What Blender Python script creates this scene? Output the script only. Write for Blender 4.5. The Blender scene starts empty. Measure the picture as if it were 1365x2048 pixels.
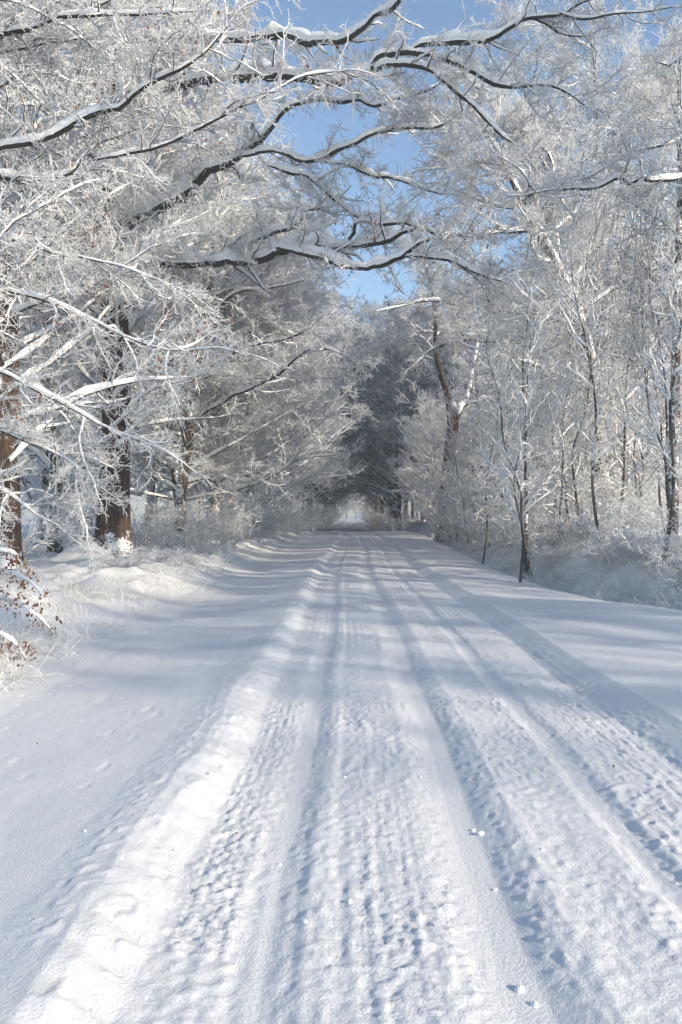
import bpy, math
import numpy as np
from mathutils import Vector, Matrix

# ------------------------------------------------------------------ camera, sky, sun, exposure
sc = bpy.context.scene
F, VX, VY, CH = 1593.0, 700.0, 1030.0, 1.6      # focal length / vanishing point in photo pixels, eye height
cam_d = bpy.data.cameras.new('camera'); cam = bpy.data.objects.new('camera', cam_d)
sc.collection.objects.link(cam); sc.camera = cam
cam.location = (0, 0, CH); cam.rotation_euler = (math.radians(90), 0, 0)
cam_d.lens = 28.0; cam_d.sensor_width = 36.0
cam_d.shift_x = -17.5 / 2048; cam_d.shift_y = 6.0 / 2048
cam_d.clip_start = 0.05; cam_d.clip_end = 3000

SUN_AZ, SUN_EL = math.radians(121), math.radians(22)   # azimuth clockwise from +Y
world = bpy.data.worlds.new('World'); sc.world = world; world.use_nodes = True
wn, wl = world.node_tree.nodes, world.node_tree.links
wn.clear()
wo = wn.new('ShaderNodeOutputWorld'); wb = wn.new('ShaderNodeBackground'); ws = wn.new('ShaderNodeTexSky')
ws.sky_type = 'NISHITA'; ws.sun_disc = False; ws.sun_elevation = SUN_EL; ws.sun_rotation = SUN_AZ
ws.altitude = 100; ws.air_density = 1.0; ws.dust_density = 0.2; ws.ozone_density = 4.0
wb.inputs['Strength'].default_value = 0.12
wl.new(ws.outputs[0], wb.inputs['Color']); wl.new(wb.outputs[0], wo.inputs['Surface'])

sun_d = bpy.data.lights.new('sun', 'SUN'); sun = bpy.data.objects.new('sun', sun_d); sc.collection.objects.link(sun)
sd = Vector((math.sin(SUN_AZ) * math.cos(SUN_EL), math.cos(SUN_AZ) * math.cos(SUN_EL), math.sin(SUN_EL)))
sun.rotation_euler = sd.to_track_quat('Z', 'Y').to_euler(); sun.location = sd * 200
sun_d.energy = 2.8; sun_d.angle = math.radians(0.53); sun_d.color = (1.0, 0.95, 0.88)
vs = sc.view_settings
vs.view_transform = 'Standard'; vs.look = 'None'; vs.exposure = 1.2; vs.gamma = 1.0; vs.use_curve_mapping = False
vs.use_white_balance = True; vs.white_balance_temperature = 7650; vs.white_balance_tint = 9   # the photograph's warm white balance
cy = sc.cycles
cy.max_bounces = 5; cy.diffuse_bounces = 5; cy.use_adaptive_sampling = True; cy.adaptive_threshold = 0.035; cy.adaptive_min_samples = 12; cy.glossy_bounces = 1; cy.transmission_bounces = 2; cy.volume_bounces = 0
cy.use_denoising = True; cy.caustics_reflective = False; cy.caustics_refractive = False

COL = sc.collection
HAZE = 0.0022

# ------------------------------------------------------------------ materials
def new_mat(name):
    m = bpy.data.materials.new(name); m.use_nodes = True
    nt = m.node_tree; b = nt.nodes['Principled BSDF']
    return m, nt, b
def node(nt, t, **kw):
    n = nt.nodes.new(t)
    for k, v in kw.items():
        if k in n.inputs: n.inputs[k].default_value = v
        else: setattr(n, k, v)
    return n
def noise(nt, scale, detail=3.0, rough=0.55, vec=None):
    n = node(nt, 'ShaderNodeTexNoise'); n.inputs['Scale'].default_value = scale
    n.inputs['Detail'].default_value = detail; n.inputs['Roughness'].default_value = rough
    if vec is not None: nt.links.new(vec, n.inputs['Vector'])
    return n
def ramp(nt, src, lo, hi, a=0.0, b=1.0):
    n = node(nt, 'ShaderNodeMapRange'); n.inputs[1].default_value = lo; n.inputs[2].default_value = hi
    n.inputs[3].default_value = a; n.inputs[4].default_value = b
    nt.links.new(src, n.inputs[0]); return n.outputs[0]
def mixc(nt, fac, c1, c2):
    n = node(nt, 'ShaderNodeMix'); n.data_type = 'RGBA'
    for s, c in ((6, c1), (7, c2)):
        if isinstance(c, tuple): n.inputs[s].default_value = (*c, 1)
        else: nt.links.new(c, n.inputs[s])
    nt.links.new(fac, n.inputs[0]); return n.outputs[2]
def math_(nt, op, a, b):
    n = node(nt, 'ShaderNodeMath'); n.operation = op
    for i, v in enumerate((a, b)):
        if isinstance(v, (int, float)): n.inputs[i].default_value = v
        else: nt.links.new(v, n.inputs[i])
    return n.outputs[0]
def obj_co(nt):
    return nt.nodes.new('ShaderNodeTexCoord').outputs['Object']
def up(nt):
    g = nt.nodes.new('ShaderNodeNewGeometry'); s = nt.nodes.new('ShaderNodeSeparateXYZ')
    nt.links.new(g.outputs['Normal'], s.inputs[0]); return s.outputs[2]
def bump(nt, b, h, strength, dist):
    n = node(nt, 'ShaderNodeBump'); n.inputs['Strength'].default_value = strength; n.inputs['Distance'].default_value = dist
    nt.links.new(h, n.inputs['Height']); nt.links.new(n.outputs[0], b.inputs['Normal'])

SNOWC = (0.67, 0.67, 0.67)
FROST = (0.94, 0.94, 0.94)

def m_snow(name, grain=260.0, lump=34.0, dist=0.006, strength=0.55):
    m, nt, b = new_mat(name); co = obj_co(nt)
    n1 = noise(nt, grain, 2, 0.6, co); n2 = noise(nt, lump, 4, 0.6, co); n3 = noise(nt, 0.6, 3, 0.5, co)
    h = math_(nt, 'ADD', math_(nt, 'MULTIPLY', n1.outputs[0], 0.35), n2.outputs[0])
    nt.links.new(mixc(nt, n3.outputs[0], SNOWC, tuple(c + .04 for c in SNOWC)), b.inputs['Base Color'])
    b.inputs['Roughness'].default_value = 0.55; b.inputs['Specular IOR Level'].default_value = 0.25
    bump(nt, b, h, strength, dist); return m
def m_frosted(name, bark, lo, hi, nscale, namp, through=0.0):
    """bark whose upper faces carry snow and rime"""
    m, nt, b = new_mat(name); co = obj_co(nt)
    n1 = noise(nt, nscale, 3, 0.6, co)
    f = math_(nt, 'ADD', up(nt), math_(nt, 'MULTIPLY', math_(nt, 'SUBTRACT', n1.outputs[0], 0.5), namp))
    fac = ramp(nt, f, lo, hi)
    nb = noise(nt, 9, 3, 0.6, co)
    bk = mixc(nt, nb.outputs[0], bark, tuple(c * 1.7 for c in bark))
    nt.links.new(mixc(nt, fac, bk, FROST), b.inputs['Base Color'])
    b.inputs['Roughness'].default_value = 0.8; b.inputs['Specular IOR Level'].default_value = 0.15
    if through:      # ice crystals let part of the light through
        t = nt.nodes.new('ShaderNodeBsdfTranslucent'); t.inputs['Color'].default_value = (*FROST, 1)
        mx = nt.nodes.new('ShaderNodeMixShader'); out = nt.nodes['Material Output']
        nt.links.new(math_(nt, 'MULTIPLY', fac, through), mx.inputs[0]); nt.links.new(b.outputs[0], mx.inputs[1]); nt.links.new(t.outputs[0], mx.inputs[2]); nt.links.new(mx.outputs[0], out.inputs['Surface'])
    return m
def m_bark(name, dark, light, frost_amt):
    m, nt, b = new_mat(name); co = obj_co(nt)
    mp = node(nt, 'ShaderNodeMapping'); mp.inputs['Scale'].default_value = (9, 9, 1.1); nt.links.new(co, mp.inputs[0])
    n1 = noise(nt, 2.2, 5, 0.65, mp.outputs[0]); n2 = noise(nt, 1.4, 5, 0.7, co); n3 = noise(nt, 14, 4, 0.7, co)
    base = mixc(nt, ramp(nt, n1.outputs[0], 0.35, 0.65), dark, light)
    f = math_(nt, 'ADD', math_(nt, 'MULTIPLY', n2.outputs[0], 0.9), math_(nt, 'ADD', math_(nt, 'MULTIPLY', n3.outputs[0], 0.6), math_(nt, 'MULTIPLY', up(nt), 0.9)))
    fac = ramp(nt, f, 1.05 - frost_amt, 1.18 - frost_amt)
    nt.links.new(mixc(nt, fac, base, FROST), b.inputs['Base Color'])
    b.inputs['Roughness'].default_value = 0.85; b.inputs['Specular IOR Level'].default_value = 0.15
    bump(nt, b, n1.outputs[0], 1.0, 0.05); return m
def m_plain(name, c1, c2, scale):
    m, nt, b = new_mat(name); n1 = noise(nt, scale, 3, 0.6, obj_co(nt))
    nt.links.new(mixc(nt, ramp(nt, n1.outputs[0], 0.35, 0.65), c1, c2), b.inputs['Base Color'])
    b.inputs['Roughness'].default_value = 0.8; b.inputs['Specular IOR Level'].default_value = 0.15
    return m

M_ROAD = m_snow('trodden_snow', 210, 66, 0.010, 0.65)
M_GROUND = m_snow('fresh_snow', 180, 9, 0.006, 0.4)
SNOWC = (0.82, 0.82, 0.82)      # fresh, clean snow on the branches
M_CAP = m_snow('branch_snow', 90, 16, 0.01, 0.5)
M_BARK = m_bark('oak_bark', (0.028, 0.019, 0.014), (0.12, 0.080, 0.055), 0.15)
M_BARKF = m_bark('rimed_bark', (0.035, 0.03, 0.022), (0.13, 0.10, 0.075), 0.30)
M_BRANCH = m_frosted('snowy_branch', (0.05, 0.048, 0.043), -0.62, -0.38, 9, 1.0, 0.3)
M_LIMB = m_frosted('bare_limb', (0.034, 0.031, 0.022), -0.1, 0.1, 7, 0.8)
M_TWIG = m_frosted('rimed_twig', (0.055, 0.050, 0.045), -1.2, -0.95, 11, 0.9, 0.55)
M_TWIG_SHADE = m_frosted('shaded_twig', (0.045, 0.05, 0.06), 0.15, 0.8, 11, 0.8)  # thin rime, with the far wood's shade painted in as dark blue-grey
M_STEM = m_bark('sapling_bark', (0.05, 0.047, 0.042), (0.16, 0.145, 0.125), 0.2)
M_STRAND = m_frosted('hanging_twig', (0.20, 0.19, 0.18), -0.1, 0.6, 4, 1.0)
M_LEAF = m_plain('dead_leaf', (0.13, 0.05, 0.03), (0.26, 0.13, 0.08), 5)
M_CLOD = m_plain('clod_snow', SNOWC, (0.83, 0.83, 0.83), 2)
M_GRASS = m_plain('rimed_grass', (0.86, 0.86, 0.85), (0.62, 0.58, 0.53), 1.7)

# ------------------------------------------------------------------ numpy helpers
def vnoise(x, y, seed=0):
    xi = np.floor(x).astype(np.int64); yi = np.floor(y).astype(np.int64)
    fx = x - xi; fy = y - yi
    fx = fx * fx * (3 - 2 * fx); fy = fy * fy * (3 - 2 * fy)
    def h(a, b):
        n = (a * 374761393 + b * 668265263 + seed * 1442695041) & 0xFFFFFFFF
        n = ((n ^ (n >> 13)) * 1274126177) & 0xFFFFFFFF
        n = ((n ^ (n >> 16)) * 2246822519) & 0xFFFFFFFF
        return ((n ^ (n >> 15)) & 0xFFFF) / 65535.0
    return (h(xi, yi) * (1 - fx) + h(xi + 1, yi) * fx) * (1 - fy) + (h(xi, yi + 1) * (1 - fx) + h(xi + 1, yi + 1) * fx) * fy
def fbm(x, y, seed=0, oct=3):
    s = 0; a = 1; t = 0
    for i in range(oct):
        s = s + a * vnoise(x * 2 ** i + 17 * i, y * 2 ** i - 9 * i, seed + i); t += a; a *= 0.5
    return s / t
def nrm(v): return v / np.maximum(np.linalg.norm(v, axis=-1, keepdims=True), 1e-9)
def smooth(e0, e1, x):
    t = np.clip((x - e0) / (e1 - e0), 0, 1); return t * t * (3 - 2 * t)

class MB:
    """collects tubes and sheets, becomes ONE mesh"""
    def __init__(s): s.v = []; s.q = []; s.m = []; s.n = 0
    def add(s, v, q, mi=0):
        v = np.asarray(v, np.float32).reshape(-1, 3); q = np.asarray(q, np.int32).reshape(-1, 4)
        s.v.append(v); s.q.append(q + s.n); s.m.append(np.full(len(q), mi, np.int32)); s.n += len(v)
    def mesh(s, name, mats):
        v = np.concatenate(s.v); q = np.concatenate(s.q); m = np.concatenate(s.m)
        me = bpy.data.meshes.new(name)
        me.vertices.add(len(v)); me.vertices.foreach_set('co', v.ravel())
        me.loops.add(q.size); me.loops.foreach_set('vertex_index', q.ravel())
        me.polygons.add(len(q)); me.polygons.foreach_set('loop_start', np.arange(0, q.size, 4, dtype=np.int32))
        for mt in mats: me.materials.append(mt)
        if len(mats) > 1: me.polygons.foreach_set('material_index', m)
        me.update(calc_edges=True)
        me.polygons.foreach_set('use_smooth', np.ones(len(q), bool))
        return me
TRI = [0]
def link(name, data, parent=None, **props):
    o = bpy.data.objects.new(name, data); COL.objects.link(o)
    if parent is not None: o.parent = parent
    for k, v in props.items(): o[k] = v
    return o
def build(mb, name, mats, parent=None, **props):
    me = mb.mesh(name, mats); TRI[0] += 2 * len(me.polygons)
    return link(name, me, parent, **props)

def tangents(P):
    T = np.empty_like(P); T[:, 1:-1] = P[:, 2:] - P[:, :-2]; T[:, 0] = P[:, 1] - P[:, 0]; T[:, -1] = P[:, -1] - P[:, -2]
    return nrm(T)
def frames(P):
    T = tangents(P); n, k, _ = P.shape
    ref = np.where(np.abs(T[:, 0, 2:3]) > 0.9, np.array([[1.0, 0, 0]]), np.array([[0, 0, 1.0]]))
    A = np.empty_like(P); A[:, 0] = nrm(np.cross(T[:, 0], ref))
    for i in range(1, k):
        a = A[:, i - 1]; a = a - T[:, i] * np.sum(a * T[:, i], -1, keepdims=True); A[:, i] = nrm(a)
    return T, A, np.cross(T, A)
def tube_quads(n, k, s):
    a = np.arange(k - 1)[:, None] * s + np.arange(s)[None]; b = np.arange(k - 1)[:, None] * s + (np.arange(s)[None] + 1) % s
    q = np.stack([a, b, b + s, a + s], -1).reshape(-1, 4)
    return (q[None] + (np.arange(n) * k * s)[:, None, None]).reshape(-1, 4)
def tubes(mb, P, R, s=3, mi=0, phase=0.0):
    if len(P) == 0: return
    T, A, B = frames(P); n, k, _ = P.shape
    th = np.arange(s) * 2 * math.pi / s + phase
    V = P[:, :, None] + R[:, :, None, None] * (np.cos(th)[None, None, :, None] * A[:, :, None] + np.sin(th)[None, None, :, None] * B[:, :, None])
    mb.add(V, tube_quads(n, k, s), mi)
def snow_caps(mb, P, R, extra, rng, s=8, mi=0):
    """snow lying along the top of branches; P (n,k,3), extra = snow height"""
    T = tangents(P); n, k, _ = P.shape
    hor = np.sqrt(np.clip(1 - T[..., 2] ** 2, 0, 1)); f = np.clip(1.5 * hor - 0.45, 0.0, 1)
    ph = rng.uniform(0, 100, (n, 1)); u = np.cumsum(np.concatenate([np.zeros((n, 1)), np.linalg.norm(np.diff(P, axis=1), axis=-1)], 1), 1)
    nz = (0.22 + 1.6 * vnoise(u * 1.9 + ph, ph, 5) * (0.4 + 1.1 * vnoise(u * 6 + ph, ph, 6))) * (0.25 + 0.75 * smooth(.14, .30, vnoise(u * 1.2 + ph, ph, 7)))
    ext = extra * f * nz
    end = np.minimum(1, np.minimum(np.arange(k), np.arange(k)[::-1] + 0.25) / 1.0)[None]
    ext = ext * end
    side = np.stack([-T[..., 1], T[..., 0], 0 * T[..., 0]], -1); side = nrm(side)
    upv = np.cross(side, -T); upv = np.where(upv[..., 2:3] < 0, -upv, upv); upv = nrm(upv + np.array([0, 0, 0.3]))
    on = np.clip(f * 3, 0, 1) * end
    top = R + ext; bot = -0.1 * R
    b = (top - bot) / 2 * on + 0.3 * R * (1 - on); c = (top + bot) / 2 * on
    a = (1.10 * R + 0.12 * ext) * on + 0.3 * R * (1 - on)
    th = np.arange(s) * 2 * math.pi / s
    V = (P + upv * c[..., None])[:, :, None] + (a[..., None] * np.cos(th))[..., None] * side[:, :, None] + (b[..., None] * np.sin(th))[..., None] * upv[:, :, None]
    mb.add(V, tube_quads(n, k, s), mi)

def along(P, R, idx, t):
    k = P.shape[1]; f = t * (k - 1); i = np.clip(f.astype(int), 0, k - 2); w = (f - i)[:, None]
    p0, p1 = P[idx, i], P[idx, i + 1]
    return p0 * (1 - w) + p1 * w, nrm(p1 - p0), R[idx, i] * (1 - w[:, 0]) + R[idx, i + 1] * w[:, 0]
def grow(rng, P, R, count, length, ang, k, wig=0.25, rise=0.05, rr=0.6, rmin=0.004, rmax=9.0, tmin=0.15, tmax=1.0, flat=1.0, lenfall=0.5, tip=0.35):
    """children along each parent; count = per metre of parent (float) or (n,) ints"""
    n = len(P)
    if n == 0: return np.zeros((0, k, 3)), np.zeros((0, k))
    plen = np.linalg.norm(np.diff(P, axis=1), axis=-1).sum(1)
    if isinstance(count, float): c = np.maximum(1, rng.poisson(count * plen * (tmax - tmin)))
    else: c = np.full(n, count)
    idx = np.repeat(np.arange(n), c); m = len(idx)
    first = np.repeat(np.cumsum(c) - c, c); j = np.arange(m) - first
    t = tmin + (tmax - tmin) * (j + rng.uniform(0, 1, m)) / np.repeat(c, c)
    t = np.clip(t, 0, 0.999)
    p, d, r = along(P, R, idx, t)
    v = rng.normal(size=(m, 3)); v[:, 2] *= flat; v = v - d * np.sum(v * d, -1, keepdims=True); v = nrm(v)
    a = np.radians(rng.uniform(ang[0], ang[1], m))[:, None]
    dr = nrm(np.cos(a) * d + np.sin(a) * v)
    L = rng.uniform(length[0], length[1], m) * (1 - lenfall * t)
    r0 = np.clip(r * rr, rmin, rmax)
    Q = np.empty((m, k, 3)); Q[:, 0] = p
    st = (L / (k - 1))[:, None]
    for i in range(1, k):
        Q[:, i] = Q[:, i - 1] + dr * st
        dr = nrm(dr + rng.normal(size=(m, 3)) * wig * np.array([1, 1, 0.8]) + np.array([0, 0, rise]))
    S = r0[:, None] * (1 - (1 - tip) * np.linspace(0, 1, k)[None])
    return Q, np.maximum(S, rmin * 0.6)
def spline(pts, k):
    """Catmull-Rom through points (any columns)"""
    p = np.asarray(pts, float); n = len(p)
    e = np.vstack([2 * p[0] - p[1], p, 2 * p[-1] - p[-2]])
    s = np.concatenate([[0], np.cumsum(np.linalg.norm(np.diff(p[:, :3], axis=0), axis=1))]); u = np.interp(np.linspace(0, s[-1], k), s, np.arange(n))
    i = np.clip(u.astype(int), 0, n - 2); t = (u - i)[:, None]
    a, b, c, d = e[i], e[i + 1], e[i + 2], e[i + 3]
    return 0.5 * (2 * b + (c - a) * t + (2 * a - 5 * b + 4 * c - d) * t ** 2 + (3 * b - a - 3 * c + d) * t ** 3)

def at(px, py, Y):      # where the line of sight of a photo pixel stands at the depth Y
    return ((px - VX) / F * Y, Y, CH - (py - VY) / F * Y)

# ------------------------------------------------------------------ the ground
def track_shift(y):
    return 0.10 * np.sin(y * 0.21 + 0.6) * smooth(9, 24, y) + 0.16 * np.sin(y * 0.11 + 2.1) * smooth(18, 32, y) + 0.015 * np.sin(y * 1.3)
PROFILE = np.array([(-60, -.2), (-30, -.1), (-9, .10), (-6.5, .16), (-5.0, .20), (-4.2, .08), (-3.5, -.05), (-2.9, -.085), (-2.2, -.06), (-1.6, -.015), (-1.32, .005), (-1.12, .035), (-1.02, .042), (-.93, .02),
    (-.72, -.06), (-.62, -.066), (-.48, -.064), (-.38, -.074), (-.26, -.074), (-.16, -.052), (-.10, -.048), (-.06, -.055), (.1, -.05), (.38, -.055), (.47, -.07), (.56, -.080), (.68, -.080), (.80, -.052),
    (.88, -.04), (.98, -.048), (1.1, -.055), (1.31, -.055), (1.38, -.070), (1.47, -.070), (1.55, -.052), (1.9, -.055), (2.14, -.075), (2.3, -.03), (2.48, .035), (2.7, .045), (3.6, .05), (5.1, .03),
    (5.75, -.03), (6.15, -.28), (6.6, -.15), (7.1, .36), (7.9, .66), (11, .6), (30, .2), (60, .1)])
PX, PZ = PROFILE.T.copy()
tr_ = (PX > -.55) & (PX < 2.4); PZ[tr_] = -.055 + (PZ[tr_] + .055) * 1.15      # wheel ruts and ridges
def ditch_shift(y):      # the verge is narrower opposite the camera and opens towards the side lane
    return 5.75 - np.interp(y, [5, 11, 13.8, 15.6, 18, 25, 40, 68, 78, 100], [7.0, 6.3, 5.6, 4.85, 4.45, 4.4, 4.9, 6.3, 5.9, 4.4])
def H(x, y):
    x_true = x; x = np.where(x > 2.8, x + ditch_shift(y) * smooth(2.8, 4.2, x), x)
    u = x - track_shift(y) * smooth(-3.4, -1.6, x) * (1 - smooth(2.9, 4.4, x))
    u = u + 0.16 * (fbm(y * 1.9, x * 1.5, 101, 3) - .5) * np.exp(-((u + .92) / .3) ** 2)      # the shoulder wanders and slumps
    z = np.interp(u, PX, PZ)
    near = 1 - smooth(40, 70, y)
    z = z + 0.05 * (fbm(x * 0.35, y * 0.3, 3) - 0.5) * (1 - smooth(-1.6, -0.9, u) * (1 - smooth(2.3, 3.0, u))) + 0.06 * (vnoise(y * 0.05, y * 0 + 4, 8) - .5)
    # soft drift relief on the untouched verges
    ver = smooth(1.0, 1.6, -u) + smooth(2.5, 3.0, u)
    z = z + ver * 0.035 * (fbm(x * 1.1, y * 0.8, 23, 2) - 0.5)
    # tussocks on the left strip and the lumpy right bank
    lt = smooth(3.5, 4.6, -x) * (1 - smooth(9, 13, -x)); rt = smooth(5.8, 6.6, x) * (1 - smooth(10, 14, x))
    z = z + lt * (0.60 * np.maximum(0, fbm(x * 1.6, y * 1.4, 31, 3) - 0.44) + 0.05 * vnoise(x * 5, y * 5, 33))
    z = z + rt * (0.80 * np.maximum(0, fbm(x * 2.0, y * 1.8, 41, 3) - 0.46) + 0.07 * vnoise(x * 5, y * 5, 43))
    z = z + 0.5 * np.exp(-((x + 8.7) / .8) ** 2 - ((y - 26.5) / .9) ** 2) + 0.3 * np.exp(-((x + 9.6) / .8) ** 2 - ((y - 20.6) / .8) ** 2)
    x = x_true
    z = z + smooth(9, 30, np.abs(x)) * 0.3 * (fbm(x * 0.08, y * 0.08, 51) - 0.5)
    return z
def H_road(x, y):
    u = x - track_shift(y); z = H(x, y)
    inside = smooth(-1.05, -0.85, u) * (1 - smooth(2.2, 2.45, u))
    # smooth ruts stay smooth
    rut = np.exp(-((u + 0.32) / 0.055) ** 2) + np.exp(-((u - 0.61) / 0.12) ** 4) + 0.7 * np.exp(-((u - 1.42) / 0.05) ** 2)
    rough = inside * np.clip(1 - rut, 0, 1) * smooth(-0.80, -0.66, u)
    c = fbm(x * 15, y * 12, 61, 2); c2 = vnoise(x * 34, y * 30, 63)
    z = z + rough * (0.005 * c + 0.009 * (c2 - 0.5) + 0.045 * np.maximum(0, vnoise(x * 33, y * 31, 65) - 0.66) * smooth(.25, .7, vnoise(x * 3, y * 1.6, 64)) + 0.05 * np.maximum(0, vnoise(x * 15, y * 14, 69) - 0.82))
    z = z + inside * 0.02 * (fbm(x * 3.2, y * 1.1, 66, 3) - 0.5)
    # scalloped shoulder pressed by the wheels on the left
    sh = np.exp(-((u + 0.87) / 0.13) ** 2)
    yy = y + 0.5 * u + 0.16 * (fbm(y * 0.9, y * 0 + 2, 67, 2) - .5)
    z = z + sh * (0.026 * np.abs(np.sin(yy * math.pi / 0.24)) * (0.3 + 1.2 * vnoise(y * 1.3, u * 3, 68)) + 0.024 * (fbm(x * 8, y * 4.5, 83, 3) - .5) + .06 * np.maximum(0, vnoise(x * 19, y * 17, 84) - .70))
    # tyre tread blocks
    for u0, u1, amp, sd_ in ((-0.72, -0.42, 0.008, 71), (0.02, 0.36, 0.005, 72), (1.55, 2.1, 0.005, 73)):
        w = smooth(u0, u0 + 0.05, u) * (1 - smooth(u1 - 0.05, u1, u))
        pres = (1 - smooth(6, 11, y)) * smooth(0.2, 0.5, vnoise(x * 1.5 + sd_, y * 0.8, sd_))
        b = np.where(((y + 0.35 * (u - u0)) / 0.046) % 1.0 > 0.42, 1.0, 0.0) * np.where((u - u0) / 0.058 % 1.0 > 0.25, 1.0, 0.2)
        z = z + w * pres * amp * (b - 0.5)
    # long parallel grooves
    z = z + inside * 0.0022 * np.sin(u * 70 + 3 * vnoise(u * 4, y * 0.3, 77)) * smooth(0.45, 0.75, vnoise(x * 2.0, y * 0.35, 78)) * (1 - smooth(12, 25, y))
    # crumbs thrown over both edges
    ed = np.exp(-((u + 1.12) / 0.16) ** 2) + 0.6 * np.exp(-((u - 2.5) / 0.12) ** 2)
    z = z + ed * 0.022 * np.maximum(0, vnoise(x * 30, y * 24, 81) - 0.5) * smooth(0.3, 0.7, vnoise(x * 2, y * 1.2, 82))
    # little dimples where snow fell off the branches
    z = z - (1 - inside) * 0.014 * np.maximum(0, vnoise(x * 9, y * 9, 85) - 0.84) * 3 + (1 - inside) * 0.004 * (vnoise(x * 11, y * 9, 86) - .5)
    return z
def sheet(mb, xs, ys, fn, dz=0.0, keep=None):
    X, Y = np.meshgrid(xs, ys); Z = fn(X, Y) + dz
    nx, ny = len(xs), len(ys)
    i = (np.arange(ny - 1)[:, None] * nx + np.arange(nx - 1)[None])
    q = np.stack([i, i + 1, i + 1 + nx, i + nx], -1)
    if keep is not None:
        cx, cyy = (X[:-1, :-1] + X[1:, 1:]) / 2, (Y[:-1, :-1] + Y[1:, 1:]) / 2
        q = q[keep(cx, cyy)]
    mb.add(np.stack([X, Y, Z], -1), q.reshape(-1, 4))
def geom(a, b, f):
    n = int(math.log(b / a) / f) + 1
    return a * np.exp(np.linspace(0, math.log(b / a), n))
RX0, RX1, RY0, RY1 = -3.4, 4.4, 1.3, 70.0
mb = MB(); sheet(mb, np.linspace(RX0, RX1, 625), geom(RY0, 7.0, 0.0048), H_road)
road = build(mb, 'snowy_road', [M_ROAD], kind='structure', label='snow covered lane with packed wheel tracks and rough ridges')
mb = MB(); sheet(mb, np.linspace(RX0, RX1, 313), geom(7.0, 20.0, 0.0034), H_road); sheet(mb, np.linspace(RX0, RX1, 157), geom(20.0, RY1, 0.0065), H_road)
build(mb, 'snowy_road', [M_ROAD], kind='structure', label='farther stretch of the snow covered lane under the trees')
gx = np.unique(np.round(np.concatenate([np.linspace(-420, -60, 25), np.linspace(-60, -14, 60), np.arange(-14, 14.01, 0.13), np.linspace(14, 60, 60), np.linspace(60, 420, 25)]), 3))
gy = np.unique(np.round(np.concatenate([np.linspace(-60, 1.0, 30), np.arange(1.0, 12, 0.15), np.arange(12, 45, 0.28), np.arange(45, 110, 0.8), np.linspace(110, 240, 50), np.linspace(240, 900, 30)]), 3))
mb = MB(); sheet(mb, gx, gy, H, -0.004, lambda x, y: ~((x > RX0 + .12) & (x < RX1 - .12) & (y > RY0 + 0.2) & (y < RY1 - 0.9)))
build(mb, 'ground', [M_GROUND], kind='structure', label='snow covered verges, ditch banks and field')
print('ground tris', TRI[0])

def gz(x, y): return float(H(np.array([x]), np.array([y]))[0])

# ------------------------------------------------------------------ trees
def trunk_tube(mb, pts, k, sides, rng, flare=0.0, rough=0.08):
    """pts rows: x, y, z, r"""
    q = spline(pts, k); P = q[None, :, :3]; R = q[None, :, 3].copy()
    T, A, B = frames(P); th = np.arange(sides) * 2 * math.pi / sides
    z = q[:, 2] - q[0, 2]
    fl = 1 + flare * np.exp(-np.maximum(z, 0) / (q[0, 3] * 1.5))[:, None] * (0.75 + 0.5 * vnoise(th * 1.3 + rng.uniform(0, 50), th * 0, 91))[None]
    rr = R[0][:, None] * fl * (1 + rough * 2 * (vnoise(th[None] * 2.2 + 7 * np.round(q[0, 0]), z[:, None] * 0.8, 92) - 0.5))
    V = P[0][:, None] + rr[..., None] * (np.cos(th)[None, :, None] * A[0][:, None] + np.sin(th)[None, :, None] * B[0][:, None])
    mb.add(V, tube_quads(1, k, sides)); return P, R

def crown_from(rng, L1, R1, mb, d2=1.5, l2=(0.9, 2.4), d3=3.2, l3=(0.4, 1.1), d4=6.0, l4=(0.14, 0.42), tw=0.011, rise=0.04, flat=0.6, s1=5, draw1=True, caps=True, wig=1.0, tmin2=0.2):
    """secondary branches, sprays and rimed twigs of a set of limbs; materials 0 branch, 1 twig, 2 snow"""
    if draw1: tubes(mb, L1, R1, s1, 0)
    P2, R2 = grow(rng, L1, R1, d2, l2, (30, 75), 7, 0.24 * wig, rise, 0.55, 0.016, 0.06, tmin2, 1.0, flat, 0.35)
    tubes(mb, P2, R2, 4, 0)
    if caps:
        if draw1: snow_caps(mb, L1, R1, np.minimum(R1 * 1.2, 0.10) + 0.02, rng, 6, 2)
        snow_caps(mb, P2, R2, R2 * 0.9 + 0.010, rng, 5, 2)
    P3, R3 = grow(rng, P2, R2, d3, l3, (25, 70), 5, 0.28 * wig, rise, 0.6, 0.012, 0.022, 0.12, 1.0, flat, 0.3)
    tubes(mb, P3, R3, 3, 1, 0.52)
    Pa = np.concatenate([P3]); Ra = np.concatenate([R3])
    P4, R4 = grow(rng, Pa, Ra, d4, l4, (25, 75), 3, 0.32 * wig, rise, 0.8, tw, tw * 1.35, 0.08, 1.0, 0.8, 0.2, 0.55)
    tubes(mb, P4, R4, 3, 1, 0.52)
    return P3, P4
CROWN = [M_BRANCH, M_TWIG, M_CAP]

def leaves(mb, rng, P, n, size=(0.05, 0.09), mi=0):
    """dead leaves hanging from twig tips, folded two-face blades"""
    i = rng.integers(0, len(P), n); p = P[i, -1] + rng.normal(size=(n, 3)) * 0.03
    L = rng.uniform(*size, n)[:, None]
    d = nrm(np.array([0, 0, -1.0]) + rng.normal(size=(n, 3)) * 0.55); s = nrm(np.cross(d, rng.normal(size=(n, 3)))); o = np.cross(d, s)
    w = L * 0.33
    V = np.stack([p, p + d * L * .5 + s * w + o * w * .5, p + d * L, p + d * L * .5, p + d * L * .5 - s * w + o * w * .5], 1)
    b = (np.arange(n) * 5)[:, None]
    mb.add(V, np.concatenate([b + np.array([0, 1, 2, 3]), b + np.array([0, 3, 2, 4])]), mi)

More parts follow.
